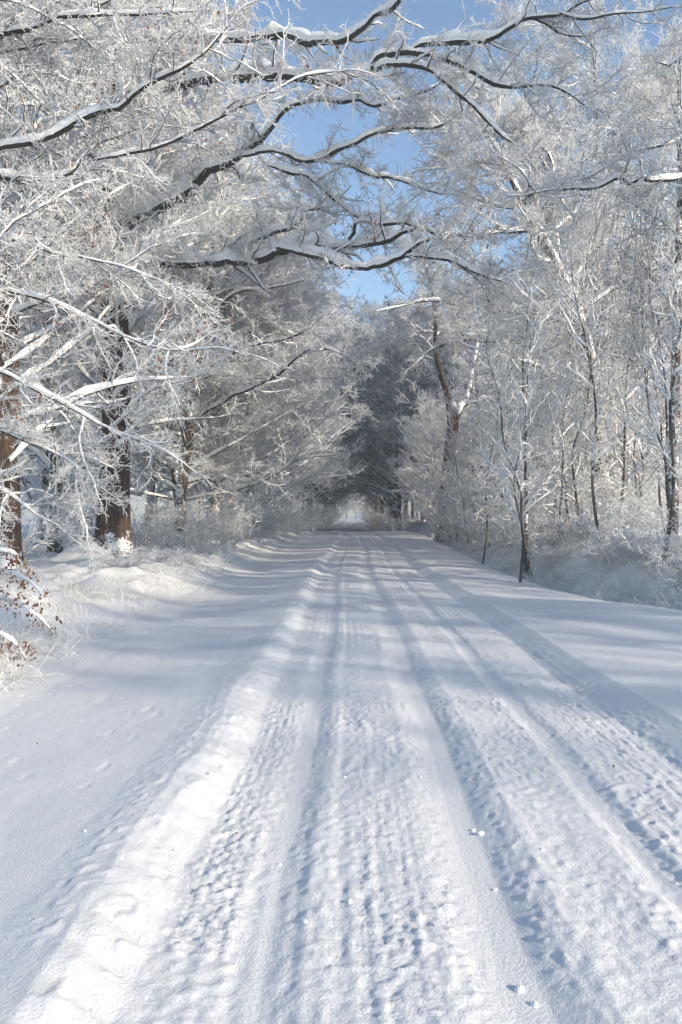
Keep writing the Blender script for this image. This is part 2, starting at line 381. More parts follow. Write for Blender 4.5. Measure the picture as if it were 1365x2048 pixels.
# sprays of rimed twigs, about two metres long along +X; hung on limbs as copies that share a mesh
def make_spray(seed, L, tw, near=False):
    rng = np.random.default_rng(seed); k = 9
    P = np.zeros((1, k, 3)); d = np.array([[1.0, 0, 0.05]])
    for i in range(1, k): P[:, i] = P[:, i - 1] + d * L / (k - 1); d = nrm(d + rng.normal(size=(1, 3)) * np.array([.12, .2, .12]))
    R = np.linspace(.024, .010, k)[None]
    mb = MB(); tubes(mb, P, R, 4, 0); snow_caps(mb, P, R, R * .8 + .008, rng, 5, 2)
    P2, R2 = grow(rng, P, R, 13.0 if near else 11.0, (.35, 1.0), (30, 70), 6, .26, .02, .7, tw * 1.1, .018, .06, 1.0, .45, .45, .55); tubes(mb, P2, R2, 3, 1, .52)
    P3, R3 = grow(rng, P2, R2, 13.0 if near else 9.0, (.08, .28) if near else (.12, .38), (25, 75), 4, .36, .03, .85, tw, tw * 1.2, .1, 1.0, .8, .3, .5); tubes(mb, P3, R3, 3, 1, .52)
    P4, R4 = grow(rng, P3, R3, 17.0 if near else 11.0, (.03, .08) if near else (.05, .13), (30, 80), 2, .3, .0, .8, tw * .7, tw * .9, .1, 1.0, 1.0, .2, .3); tubes(mb, P4, R4, 3, 1, .52)
    me = mb.mesh('spray', CROWN); TRI[0] += 2 * len(me.polygons); return me
SPRAY = [make_spray(200 + i, L, .0115) for i, L in enumerate((2.0, 1.7, 2.3, 1.5, 1.9))]
SPRAY_NEAR = [make_spray(220 + i, L, .0085, True) for i, L in enumerate((2.0, 1.6, 1.8))]
def hang_sprays(e, rng, LP, LR, per_m, scale=(.7, 1.25), ang=(35, 80), tmin=.1, flat=.45, limit=280, meshes=None):
    meshes = meshes or SPRAY
    Q, _ = grow(rng, LP, LR, per_m, (1, 1), ang, 2, 0, 0, tmin=tmin, flat=flat, lenfall=0)
    if len(Q) > limit: Q = Q[rng.permutation(len(Q))[:limit]]
    tipd = nrm(LP[:, -1] - LP[:, -3]); Q = np.concatenate([np.stack([LP[:, -1] - tipd * .12, LP[:, -1] + tipd], 1), Q])
    for q in Q:
        x = Vector((q[1] - q[0]).tolist()).normalized(); up_ = Vector((rng.normal() * .35, rng.normal() * .35, 1)); y = up_.cross(x).normalized(); z = x.cross(y)
        s = float(rng.uniform(*scale)); o = link('spray', meshes[int(rng.integers(0, len(meshes)))], e, kind='stuff')
        o.matrix_local = Matrix.Translation(q[0].tolist()) @ Matrix((x, y, z)).transposed().to_4x4() @ Matrix.Scale(s, 4)

def hero_tree(name, label, seed, trunk, limbs=(), extra=0, ext_len=(3.5, 6.0), ext_t=(0.35, 0.98), bark=M_BARK, n_leaf=0, flare=0.45, d2=1.5, d3=3.2, d4=6.0, ext_ang=(45, 85), tw=0.011, snowy=1.0, sides=20, extra_rise=0.05, spr=1.15, spr2=2.3, limit=260, spr_s=(.45, .95), sprays=None, **kw):
    """trunk rows (x, y, z, r); limbs: list of rows (px, py, depth, thickness in px incl. snow)"""
    rng = np.random.default_rng(seed)
    base = np.array(trunk[0][:3], float); base[2] = gz(base[0], base[1]) - 0.05
    e = link(name, None, label=label, category='tree'); e.location = base.tolist()
    tr = np.array(trunk, float); tr[0, 2] = base[2]; tr[:, :3] -= base
    mb = MB(); P, R = trunk_tube(mb, tr, 60, sides, rng, flare); build(mb, 'trunk', [bark], e)
    LP, LR = [], []
    K = 28
    for pts in limbs:
        q = []
        for px, py, Y, th in pts:
            tot = th * Y / F; x, y, z = at(px, py, Y); q.append((x, y, z - 0.0, max(0.32 * tot, 0.012)))
        q = np.array(q); q[:, :3] -= base
        length = np.linalg.norm(np.diff(q[:, :3], axis=0), axis=1).sum(); k = int(min(60, max(12, length * 5)))
        s = spline(q, k); lp = s[None, :, :3].copy(); lr = s[None, :, 3].copy()
        jit = np.cumsum(rng.normal(size=(k, 3)) * np.clip(.35 * lr[0][:, None], .012, .038), 0); jit -= np.linspace(0, 1, k)[:, None] * jit[-1]; lp[0] += jit
        lr *= 0.88 + 0.3 * vnoise(np.arange(k) * .45 + seed, np.arange(k) * 0.0 + len(LP), 93)[None]
        mb = MB(); tubes(mb, lp, lr, 9, 0); lo = build(mb, 'limb', [M_LIMB], e)
        mb = MB(); snow_caps(mb, lp, lr, lr * 1.5 * snowy + 0.01, rng, 10, 0); build(mb, 'snow', [M_CAP], lo)
        kk = np.linspace(0, k - 1, K); ii = np.clip(kk.astype(int), 0, k - 2); w = (kk - ii)[:, None]
        LP.append(lp[0][ii] * (1 - w) + lp[0][ii + 1] * w); LR.append(lr[0][ii] * (1 - w[:, 0]) + lr[0][ii + 1] * w[:, 0])
    mb = MB(); tips = []
    if LP:
        LPa, LRa = np.array(LP), np.array(LR)
        p3, p4 = crown_from(rng, LPa, LRa, mb, d2, (0.7, 2.0), d3, (0.35, 0.95), d4, tw=tw, draw1=False, tmin2=0.1, **kw); tips.append(p4)
        hang_sprays(e, rng, LPa, LRa, spr, spr_s, limit=limit, meshes=sprays)
    if extra:
        P1, R1 = grow(rng, P, R, extra, ext_len, ext_ang, 10, 0.16, extra_rise, 0.42, 0.03, 0.075, ext_t[0], ext_t[1], 1.0, 0.28, 0.25)
        p3, p4 = crown_from(rng, P1, R1, mb, d2, (0.8, 2.2), d3, (0.4, 1.0), d4, tw=tw, **kw); tips.append(p4)
        hang_sprays(e, rng, P1, R1, spr2, (.8, 1.4), tmin=.3, limit=limit, meshes=sprays)
    build(mb, 'crown', CROWN, e, kind='stuff')
    if n_leaf:
        t = np.concatenate(tips); sel = t[(t[:, 0, 2] < 9.5)]
        if len(sel) > 10: mb = MB(); leaves(mb, rng, sel, n_leaf); build(mb, 'dead_leaves', [M_LEAF], e, kind='stuff')
    return e

def tr_px(rows):     # trunk traced: (px, py, depth, diameter in px)
    return [(*at(px, py, Y), d * Y / F / 2) for px, py, Y, d in rows]

# --- the big oak on the left whose limbs span the lane
OAK = hero_tree('oak_tree', 'massive brown oak trunk left of the lane, its snow-laden limbs reaching over the road', 11,
    tr_px([(226, 1125, 26.8, 62), (228, 1040, 26.8, 60), (232, 900, 26.8, 56), (234, 700, 26.8, 52), (222, 520, 26.6, 46), (212, 420, 26.4, 44), (190, 300, 26.2, 36), (165, 170, 26, 30), (170, 40, 26, 24), (150, -120, 26, 16), (160, -260, 26, 9)]),
    limbs=[
        [(170, 170, 26, 34), (215, 165, 25.6, 30), (290, 178, 25, 30), (360, 162, 24.4, 30), (440, 150, 23.6, 30), (560, 155, 22.6, 29), (640, 160, 22, 28), (700, 154, 21.6, 26), (750, 140, 21.3, 22), (800, 134, 21, 18), (860, 142, 20.7, 16), (900, 170, 20.5, 14), (960, 222, 20.3, 12), (1000, 268, 20.2, 10), (1024, 284, 20.2, 7)],
        [(745, 142, 21.3, 18), (757, 112, 21.2, 20), (790, 100, 21.1, 22), (830, 104, 21, 20), (900, 122, 20.8, 17), (945, 138, 20.6, 16), (985, 160, 20.5, 15), (1050, 165, 20.3, 12), (1100, 166, 20.2, 9), (1140, 190, 20.1, 6), (1170, 210, 20, 4)],
        [(158, 70, 26, 28), (250, 75, 25, 24), (350, 68, 24, 23), (440, 68, 23.4, 22), (510, 64, 22.8, 23), (570, 64, 22.4, 24), (620, 78, 22, 22), (680, 74, 21.6, 20), (720, 60, 21.3, 17), (750, 33, 21.1, 15), (790, 15, 20.8, 16), (805, -15, 20.6, 12)],
        [(815, 104, 21, 14), (850, 88, 20.8, 17), (900, 78, 20.6, 18), (980, 64, 20.2, 17), (1018, 42, 20, 14), (1050, 25, 19.8, 13), (1090, 25, 19.6, 12), (1130, 26, 19.5, 11), (1152, 8, 19.4, 8), (1200, -6, 19.2, 7)],
        [(1120, 27, 19.5, 8), (1145, 36, 19.5, 10), (1180, 38, 19.4, 8), (1225, 28, 19.2, 6), (1290, 26, 19, 5), (1345, 14, 18.8, 4)],
        [(1060, 28, 19.8, 8), (1100, 48, 19.8, 9), (1140, 68, 19.8, 6), (1170, 72, 19.8, 4)],
        [(225, 470, 26.6, 38), (280, 430, 26, 34), (345, 392, 25.4, 32), (420, 346, 24.8, 27), (480, 315, 24.4, 22), (535, 280, 24, 18), (560, 255, 23.9, 15), (582, 230, 23.8, 15), (615, 211, 23.6, 15), (690, 212, 23.2, 14), (720, 208, 23, 13), (752, 221, 22.9, 12), (800, 200, 22.7, 10), (850, 185, 22.5, 8), (872, 172, 22.4, 5)],
        [(470, 322, 24.4, 12), (560, 305, 24, 11), (620, 325, 23.8, 13), (690, 298, 23.5, 14), (750, 268, 23.3, 13), (810, 255, 23, 12), (870, 256, 22.8, 9), (905, 238, 22.6, 5)],
        [(540, 332, 24, 8), (582, 350, 23.8, 12), (620, 362, 23.6, 13), (660, 395, 23.4, 12), (700, 424, 23.2, 10), (732, 446, 23, 7)],
        [(640, 322, 23.6, 8), (690, 328, 23.5, 9), (740, 350, 23.3, 11), (790, 360, 23.1, 10), (840, 376, 22.9, 8), (885, 388, 22.7, 5)],
        [(232, 545, 26.7, 34), (262, 528, 26.2, 30), (320, 524, 25.6, 26), (380, 525, 25, 26), (440, 515, 24.4, 28), (500, 507, 24, 27), (560, 489, 23.5, 25), (620, 478, 23, 25), (690, 480, 22.5, 22), (760, 478, 22, 17), (800, 460, 21.8, 15), (840, 454, 21.6, 13), (880, 470, 21.4, 10), (915, 468, 21.2, 6)],
        [(696, 480, 22.5, 12), (706, 462, 22.4, 12), (712, 444, 22.3, 12), (735, 444, 22.2, 12), (765, 449, 22, 12), (810, 443, 21.8, 12), (850, 456, 21.6, 11), (900, 466, 21.4, 9), (942, 474, 21.2, 5)],
        [(555, 496, 23.6, 16), (600, 508, 23, 18), (640, 520, 22.6, 20), (690, 533, 22.2, 21), (750, 530, 21.8, 19), (810, 510, 21.4, 16), (840, 488, 21.2, 13), (868, 475, 21, 8)],
        [(810, 511, 21.4, 11), (870, 512, 21, 12), (910, 520, 20.8, 11), (950, 545, 20.5, 9), (990, 558, 20.3, 6), (1015, 566, 20.2, 4)],
        [(905, 520, 20.8, 6), (945, 553, 20.6, 6), (985, 578, 20.4, 4)],
        [(440, 512, 24.4, 9), (460, 492, 24.3, 9), (482, 474, 24.2, 6)],
        [(500, 478, 24.3, 14), (545, 466, 24, 17), (580, 456, 23.8, 14), (602, 438, 23.7, 11), (608, 420, 23.6, 9), (600, 404, 23.6, 5)],
        [(606, 424, 23.6, 6), (640, 417, 23.5, 9), (662, 426, 23.4, 5)],
    ], extra=16, ext_len=(4, 7.5), ext_t=(0.28, 0.92), n_leaf=700, d2=1.5, d3=2.8, d4=5.0, spr=1.9, spr_s=(.45, .9), limit=290)

# --- nearer tree left of the frame, its branches come in from the side
hero_tree('beech_tree', 'near tree standing outside the frame, rimed boughs coming in at top left', 12,
    [(-8.2, 14.5, 0, .34), (-8.0, 14.5, 4, .28), (-7.7, 14.4, 8, .22), (-7.6, 14.2, 11, .16), (-7.3, 14.0, 15, .06)],
    limbs=[
        [(-140, 120, 14.2, 22), (-60, 75, 14, 18), (0, 64, 13.8, 16), (60, 57, 13.7, 16), (95, 42, 13.6, 15), (130, 35, 13.5, 14), (180, 35, 13.4, 13), (260, 33, 13.2, 10), (330, 28, 13, 7), (392, 22, 12.9, 4)],
        [(-100, 130, 14.2, 12), (0, 104, 14, 11), (50, 94, 14, 10), (110, 82, 14, 8), (180, 76, 14, 5)],
        [(-150, 330, 14.3, 24), (-60, 305, 14.2, 20), (0, 290, 14.1, 17), (60, 285, 14, 16), (95, 268, 13.9, 17), (180, 222, 13.7, 17), (250, 204, 13.5, 15), (290, 172, 13.4, 13), (380, 130, 13.2, 9), (420, 95, 13.1, 7), (456, 52, 13, 4)],
        [(-150, 360, 14.3, 26), (-60, 340, 14.2, 24), (0, 345, 14.2, 22), (40, 356, 14.2, 20), (100, 348, 14.2, 16), (148, 336, 14.2, 13), (162, 314, 14.2, 9), (190, 286, 14.2, 7), (250, 268, 14.2, 4)],
        [(190, 320, 14.2, 6), (290, 303, 14, 10), (350, 285, 13.9, 11), (385, 270, 13.8, 10), (430, 245, 13.7, 8), (520, 200, 13.5, 6), (600, 160, 13.4, 4), (690, 142, 13.3, 3)],
        [(-150, 560, 14.4, 18), (-20, 575, 14.2, 13), (90, 600, 14, 10), (190, 640, 13.8, 8), (300, 690, 13.6, 5), (380, 700, 13.5, 3)],
        [(-150, 700, 14.4, 16), (-20, 735, 14.2, 12), (100, 790, 14, 9), (210, 850, 13.9, 6), (300, 890, 13.8, 3)],
        [(-150, 800, 14.4, 14), (-20, 850, 14.2, 11), (60, 885, 14.1, 9), (120, 915, 14, 6), (170, 950, 13.9, 3)],
        [(-150, 930, 14.4, 12), (-60, 960, 14.2, 9), (10, 985, 14.1, 7), (75, 1030, 14, 3)],
        [(-150, 480, 14.4, 18), (0, 470, 14.2, 12), (120, 500, 14, 9), (240, 520, 13.8, 6), (350, 575, 13.6, 3)],
    ], extra=8, ext_len=(2.5, 4.5), ext_t=(0.3, 0.98), d2=1.7, d3=3.6, d4=6.5, bark=M_BARKF, n_leaf=500, tw=0.0085, rise=0.02, flat=0.5, spr=2.6, spr_s=(.5, .9), wig=1.5, sprays=SPRAY_NEAR)

# --- trunk cut by the left edge
EDGE = hero_tree('oak_tree', 'thick dark oak trunk at the left edge, half hidden by rimed twigs', 13,
    tr_px([(14, 1150, 21, 50), (16, 1000, 21, 46), (14, 850, 21, 46), (12, 650, 21, 50), (0, 450, 20.8, 44), (-10, 300, 20.6, 40), (-30, 120, 20.4, 30), (-20, -100, 20.2, 18), (-30, -250, 20, 8)]),
    limbs=[], extra=15, ext_len=(3.5, 6.5), ext_t=(0.22, 0.95), n_leaf=900, d2=1.2, d3=2.8, d4=5.0, bark=M_BARK)

# --- slimmer beeches farther along the left side
hero_tree('beech_tree', 'slim leaning beech trunk just right of the massive oak, branches spread flat', 14,
    tr_px([(360, 1100, 34, 26), (364, 980, 34, 22), (378, 870, 34, 20), (384, 760, 34, 16), (408, 640, 34, 12), (424, 520, 34, 9), (430, 420, 34, 5)]),
    limbs=[[(385, 745, 34, 10), (470, 700, 32.5, 9), (520, 682, 31.5, 8), (570, 677, 30.5, 7), (625, 655, 29.5, 4)],
           [(380, 840, 34, 10), (470, 790, 32, 9), (560, 745, 30, 9), (610, 705, 29, 8), (655, 698, 28.2, 7), (705, 716, 27.5, 4)],
           [(410, 640, 34, 9), (470, 590, 33, 8), (540, 575, 32, 6), (610, 560, 31, 4)],
           [(366, 870, 34, 8), (330, 868, 33.6, 8), (290, 880, 33, 4)]],
    extra=26, ext_len=(3.5, 6.5), ext_t=(0.22, 0.98), ext_ang=(50, 82), bark=M_BARKF, d2=1.5, d3=3.2, d4=5.5, extra_rise=0.04, flat=0.35, rise=0.03, n_leaf=300)
hero_tree('beech_tree', 'pale sunlit rimed trunk in the left row behind the slim leaning beech', 15,
    tr_px([(432, 1098, 40, 22), (430, 1020, 40, 16), (428, 900, 40, 14), (436, 760, 40, 11), (450, 620, 40, 7), (455, 480, 40, 4)]),
    extra=26, ext_len=(3.5, 7), ext_t=(0.15, 0.98), ext_ang=(50, 82), bark=M_BARKF, d2=1.4, d3=3.0, d4=5.2, extra_rise=0.03, flat=0.4, n_leaf=200)

# --- right side
hero_tree('beech_tree', 'brown forked trunk standing clear on the right above low rimed boughs', 21,
    tr_px([(888, 1062, 52, 27), (893, 980, 52, 24), (900, 900, 52, 23), (906, 850, 52, 23), (906, 825, 52, 24), (896, 790, 52, 14), (884, 755, 51.6, 11), (872, 700, 51, 9), (870, 620, 50.5, 7), (850, 520, 50, 4)]),
    limbs=[[(910, 838, 52, 20), (925, 812, 52.2, 18), (938, 780, 52.4, 16), (945, 740, 52.6, 14), (955, 690, 53, 13), (950, 600, 53, 9), (965, 500, 53, 5)],
           [(930, 810, 52.2, 9), (960, 800, 52.2, 9), (1000, 795, 52, 7), (1050, 800, 52, 4)],
           [(1040, 686, 45, 8), (1000, 684, 46, 12), (950, 678, 48, 13), (900, 684, 49, 11), (858, 705, 49, 7), (830, 730, 48.5, 4)],
           [(1010, 612, 46, 5), (970, 602, 47, 6), (920, 612, 48, 6), (860, 602, 48, 6), (810, 612, 48, 5), (755, 622, 47.5, 2)],
           ],
    extra=16, ext_len=(3, 5), ext_t=(0.66, 0.98), ext_ang=(50, 85), d2=1.3, d3=3.0, d4=5.2, extra_rise=0.03, flat=0.5)
LEAN = hero_tree('oak_tree', 'tall tree on the right whose trunk leans left towards the lane', 22,
    tr_px([(1215, 1105, 31, 30), (1205, 950, 31, 27), (1192, 780, 31, 25), (1160, 640, 31, 23), (1130, 565, 31, 22), (1088, 482, 31, 22), (1058, 425, 31, 17), (1035, 380, 31, 14), (1012, 330, 31, 12), (985, 285, 31, 9), (940, 200, 31, 5)]),
    limbs=[[(1088, 482, 31, 14), (1050, 464, 30.6, 12), (1000, 464, 30.2, 10), (960, 474, 30, 6)],
           [(1042, 395, 31, 9), (1090, 383, 30.5, 12), (1140, 376, 30, 10), (1185, 380, 29.6, 6)],
           [(1150, 620, 31, 12), (1120, 520, 31.5, 10), (1100, 330, 32, 9), (1060, 280, 32, 7), (1030, 240, 32, 5)],
           [(1190, 780, 31, 10), (1100, 740, 30, 8), (1040, 720, 29.5, 5)]],
    extra=24, ext_len=(3, 5), ext_t=(0.42, 0.98), d2=1.3, d3=3.0, d4=5.4, bark=M_BARKF)
FORK = hero_tree('oak_tree', 'tall tree on the right whose upright trunk forks high into a narrow V', 23,
    tr_px([(1222, 1095, 37, 26), (1214, 900, 37, 22), (1204, 700, 37, 18), (1202, 560, 37, 16), (1198, 470, 37, 17), (1192, 440, 37, 14), (1180, 400, 37, 11), (1186, 340, 37, 9), (1196, 240, 37, 8), (1190, 140, 37, 6), (1180, 60, 37, 4)]),
    limbs=[[(1196, 470, 37, 13), (1214, 430, 37, 12), (1228, 395, 37.2, 10), (1235, 300, 37.4, 8), (1250, 200, 37.5, 6), (1270, 110, 37.6, 4)],
           [(1192, 440, 37, 10), (1150, 395, 36.6, 8), (1080, 310, 36, 7), (1045, 245, 35.6, 4)],
           [(1200, 540, 37, 9), (1240, 500, 36, 8), (1290, 470, 35, 5)]],
    extra=26, ext_len=(3.5, 6), ext_t=(0.2, 0.99), d2=1.3, d3=3.0, d4=5.4, bark=M_BARKF)
# right tree outside the frame: dark limb reaching in from the right edge
hero_tree('oak_tree', 'tree beyond the right edge with one crooked dark limb reaching in', 24,
    [(11.2, 19.5, 0, .32), (11.1, 19.5, 4, .26), (10.9, 19.4, 9, .2), (10.6, 19.2, 13, .12), (10.4, 19, 17, .04)],
    limbs=[[(1560, 345, 19.3, 22), (1440, 350, 19, 17), (1365, 358, 18.8, 14), (1335, 362, 18.7, 13), (1300, 366, 18.6, 14), (1288, 350, 18.5, 13), (1262, 366, 18.4, 14), (1240, 352, 18.3, 12), (1200, 372, 18.2, 12), (1150, 375, 18.1, 9), (1095, 380, 18, 6), (1045, 392, 17.9, 4)],
           [(1540, 40, 19.2, 14), (1430, 70, 18.8, 11), (1365, 108, 18.6, 10), (1348, 126, 18.6, 9), (1334, 131, 18.6, 7), (1318, 124, 18.6, 4)],
           [(1540, 240, 19.2, 14), (1430, 250, 18.8, 11), (1350, 285, 18.4, 9), (1280, 300, 18.2, 7), (1220, 330, 18, 4)]],
    extra=7, ext_len=(2.5, 4), ext_t=(0.4, 0.98), d2=1.3, d3=3.2, d4=5.6, bark=M_BARKF)

# weeping birch on the right
def birch(name, label, x, y, h, seed):
    rng = np.random.default_rng(seed); e = link(name, None, label=label, category='tree'); e.location = (x, y, gz(x, y) - .05)
    mb = MB(); P, R = trunk_tube(mb, [(0, 0, 0, .16), (.1, 0, h * .4, .12), (0.25, 0.1, h * .75, .07), (.2, .1, h, .02)], 40, 12, rng, .2); build(mb, 'trunk', [M_BARKF], e)
    mb = MB()
    P1, R1 = grow(rng, P, R, 18, (2.5, 4.2), (30, 65), 10, 0.12, -0.07, .5, .02, .06, .4, .98, 1.0, .5, .3); tubes(mb, P1, R1, 4, 0)
    P2, R2 = grow(rng, P1, R1, 2.0, (.8, 1.8), (30, 70), 7, .15, -.16, .5, .012, .02, .3, 1.0, .6); tubes(mb, P2, R2, 3, 0)
    P3, R3 = grow(rng, np.concatenate([P1, P2[:, [0, 0, 1, 2, 3, 4, 5, 6, 6, 6]]]), np.concatenate([R1, R2[:, [0, 0, 1, 2, 3, 4, 5, 6, 6, 6]]]), 8.0, (1.2, 3.0), (40, 90), 8, .06, -.6, .6, .009, .010, .3, 1.0, .6, .2, .7); tubes(mb, P3, R3, 3, 1)
    build(mb, 'crown', [M_BRANCH, M_STRAND, M_CAP], e, kind='stuff')
birch('birch_tree', 'birch at the right edge with long fine twigs hanging straight down', 8.7, 21.5, 12.8, 31)

# --- repeated trees: one mesh set per form, copies placed one by one
def make_form(seed, h, r, n1, l1, t1, ang, flat, rise, d2, d3, d4, lean=0.6, bark=M_BARKF, leaf=0, tw=0.0145, l2=(0.9, 2.4), fall=.25):
    rng = np.random.default_rng(seed)
    pts = [(0, 0, -0.15, r)]; x = y = 0
    for i in range(1, 7):
        x += rng.normal() * lean * h / 60; y += rng.normal() * lean * h / 60; pts.append((x, y, h * i / 6, r * (1 - 0.92 * (i / 6) ** 0.8)))
    mb = MB(); P, R = trunk_tube(mb, pts, 30, 10, rng, .3); parts = [('trunk', mb.mesh('trunk', [bark]), {})]; TRI[0] += 30 * 20
    P1, R1 = grow(rng, P, R, n1, l1, ang, 9, .15, rise, .45, .022, .09, t1, .99, 1.0, fall, .25)
    mb = MB(); p3, p4 = crown_from(rng, P1, R1, mb, d2, l2, d3, (.4, 1.1), d4, tw=tw, flat=flat, rise=rise, s1=4)
    me = mb.mesh('crown', CROWN); TRI[0] += 2 * len(me.polygons); parts.append(('crown', me, {'kind': 'stuff'}))
    if leaf:
        mb = MB(); leaves(mb, rng, p4, leaf, (.05, .09)); parts.append(('dead_leaves', mb.mesh('dead_leaves', [M_LEAF]), {'kind': 'stuff'}))
    return parts
def place(parts, name, label, cat, group, x, y, rz, s, sz=None, extra_crowns=(), shade_tint=False):
    e = link(name, None, label=label, category=cat)
    if group: e['group'] = group
    e.location = (x, y, gz(x, y) - 0.03); e.rotation_euler = (0, 0, rz); e.scale = (s, s, sz or s)
    for n, me, pr in parts: link(n, me, e, **pr)
    for a in extra_crowns:
        o = link('crown', parts[1][1], e, **parts[1][2]); o.rotation_euler = (0, 0, a)
    if shade_tint:      # less rime inside the wood, plus its shade put into darker twigs and bark
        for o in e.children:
            for sl, mt in zip(o.material_slots, (M_TWIG_SHADE, M_TWIG_SHADE, M_CAP) if o.name.startswith('crown') else (M_BARK,)): sl.link = 'OBJECT'; sl.material = mt
    return e

TALL = [make_form(101, 17, .24, 24, (5, 7.5), .16, (42, 78), .45, .05, 2.2, 5.2, 10.5), make_form(102, 18, .22, 26, (4.5, 7), .12, (45, 80), .55, .05, 2.2, 5.2, 10.5),
        make_form(103, 16, .20, 26, (4.5, 7), .10, (48, 84), .35, .05, 2.2, 5.2, 10.5)]
WOOD = [TALL[1], TALL[0]]
SAP = [make_form(111, 8.5, .07, 30, (1.2, 2.4), .15, (25, 55), .9, .06, 2.4, 4.6, 6.5, lean=1.2, bark=M_STEM, tw=.012, l2=(.5, 1.2), fall=.5), make_form(112, 7, .055, 26, (1.0, 2.2), .18, (25, 60), .9, .06, 2.6, 4.6, 6.5, lean=1.4, bark=M_STEM, tw=.012, l2=(.5, 1.1), leaf=350, fall=.5),
       make_form(113, 9.5, .045, 22, (.8, 1.7), .22, (20, 45), .9, .08, 2.4, 4.4, 6.0, lean=.8, bark=M_STEM, tw=.011, l2=(.4, .9), fall=.4)]
def make_shrub(seed, h, stems, spread, leaf=0, tw=.010):
    rng = np.random.default_rng(seed)
    a = rng.uniform(0, 6.28, stems); k = 8; P = np.zeros((stems, k, 3)); P[:, 0] = np.stack([np.cos(a), np.sin(a), 0 * a], -1) * rng.uniform(0, .3, (stems, 1)); P[:, 0, 2] = -.1
    d = nrm(np.stack([np.cos(a) * spread, np.sin(a) * spread, np.ones(stems)], -1) + rng.normal(size=(stems, 3)) * .15); L = rng.uniform(.6, 1.1, stems) * h
    for i in range(1, k): P[:, i] = P[:, i - 1] + d * (L / (k - 1))[:, None]; d = nrm(d + rng.normal(size=(stems, 3)) * .12 + np.array([0, 0, -.03]))
    R = .022 * (1 - .7 * np.linspace(0, 1, k))[None] * rng.uniform(.7, 1.3, (stems, 1))
    mb = MB(); tubes(mb, P, R, 4, 0); parts = [('stems', mb.mesh('stems', [M_BRANCH]), {'kind': 'stuff'})]
    mb = MB(); p3, p4 = crown_from(rng, P, R, mb, 4.2, (.4, 1.0), 6.5, (.25, .6), 8.0, (.08, .25), tw=tw, draw1=False, flat=.8, rise=.02)
    me = mb.mesh('foliage', CROWN); TRI[0] += 2 * len(me.polygons); parts.append(('twigs', me, {'kind': 'stuff'}))
    if leaf:
        mb = MB(); leaves(mb, rng, p4, leaf, (.05, .09)); parts.append(('dead_leaves', mb.mesh('dead_leaves', [M_LEAF]), {'kind': 'stuff'}))
    return parts
SHRUB = [make_shrub(121, 2.6, 14, .7), make_shrub(122, 1.9, 16, .9, leaf=120), make_shrub(123, 3.4, 12, .5)]
print('tris', TRI[0])
for e, a, sx, sz in ((OAK, 0.4, .8, 1.3), (OAK, 3.1, .8, 1.25), (EDGE, 1.0, .95, 1.3), (EDGE, 4.0, .95, 1.2), (FORK, 0.7, .9, 1.25), (FORK, 3.7, .8, 1.2)):
    o = link('crown', TALL[int(a * 10) % 3][1][1], e, kind='stuff'); o.rotation_euler = (0, 0, a); o.scale = (sx, sx, sz)

ORD = 'first second third fourth fifth sixth seventh eighth ninth tenth eleventh twelfth thirteenth fourteenth fifteenth sixteenth seventeenth eighteenth nineteenth twentieth'.split()
def ordn(n): return ORD[n] if n < 20 else 'twenty-' + ORD[n - 20]
rg = np.random.default_rng(7)
def rr(a, b): return float(rg.uniform(a, b))
# left row along the lane
for i, (x, y) in enumerate([(-7.6, 36.5), (-6.1, 44.5), (-7.0, 49), (-5.6, 55), (-5.8, 62), (-5.0, 69)]):
    place(TALL[(i * 2 + 2) % 3], 'rimed_tree', ['young rimed tree between the slim beech and the pale trunk', 'rimed tree next along after the pale sunlit trunk', 'rimed tree behind the low boughs on the left', 'broad rimed tree arching over the lane from the left', 'rimed tree on the left shortly before the dark wood', 'last sunlit tree on the left before the dark wood'][i], 'tree', 'trees lining the left side', x, y, rr(0, 6.28), rr(1.15, 1.3), rr(1.0, 1.1), extra_crowns=(2.2,))
for x, y, s_, lab in [(-11.5, 31, 1.25, 'tall rimed tree just behind the massive oak'), (-14, 24, 1.3, 'tall rimed tree behind the trunk at the left edge'), (-10.5, 41, 1.2, 'tall rimed tree behind the slim leaning beech')]:
    place(TALL[int(y) % 3], 'rimed_tree', lab, 'tree', 'trees behind the left row', x, y, rr(0, 6.28), s_, extra_crowns=(2.2,))
# behind the left row, field side
for i in range(9):
    place(TALL[i % 3], 'rimed_tree', 'rimed tree on the field side behind the left row, ' + ordn(i) + ' from the near end', 'tree', 'trees behind the left row', rr(-24, -13), 38 + i * 9 + rr(-3, 3), rr(0, 6.28), rr(.95, 1.2), extra_crowns=(2.2,))
for i, (x, y) in enumerate([(-20, 60), (-26, 72), (-33, 78), (-39, 90), (-46, 88), (-52, 100), (-58, 92), (-64, 106)]):
    place(TALL[i % 3], 'rimed_tree', 'rimed tree across the field behind the left trunks, ' + ordn(i) + ' nearest', 'tree', 'trees across the left field', x, y, rr(0, 6.28), 1.0, extra_crowns=(2.2,))
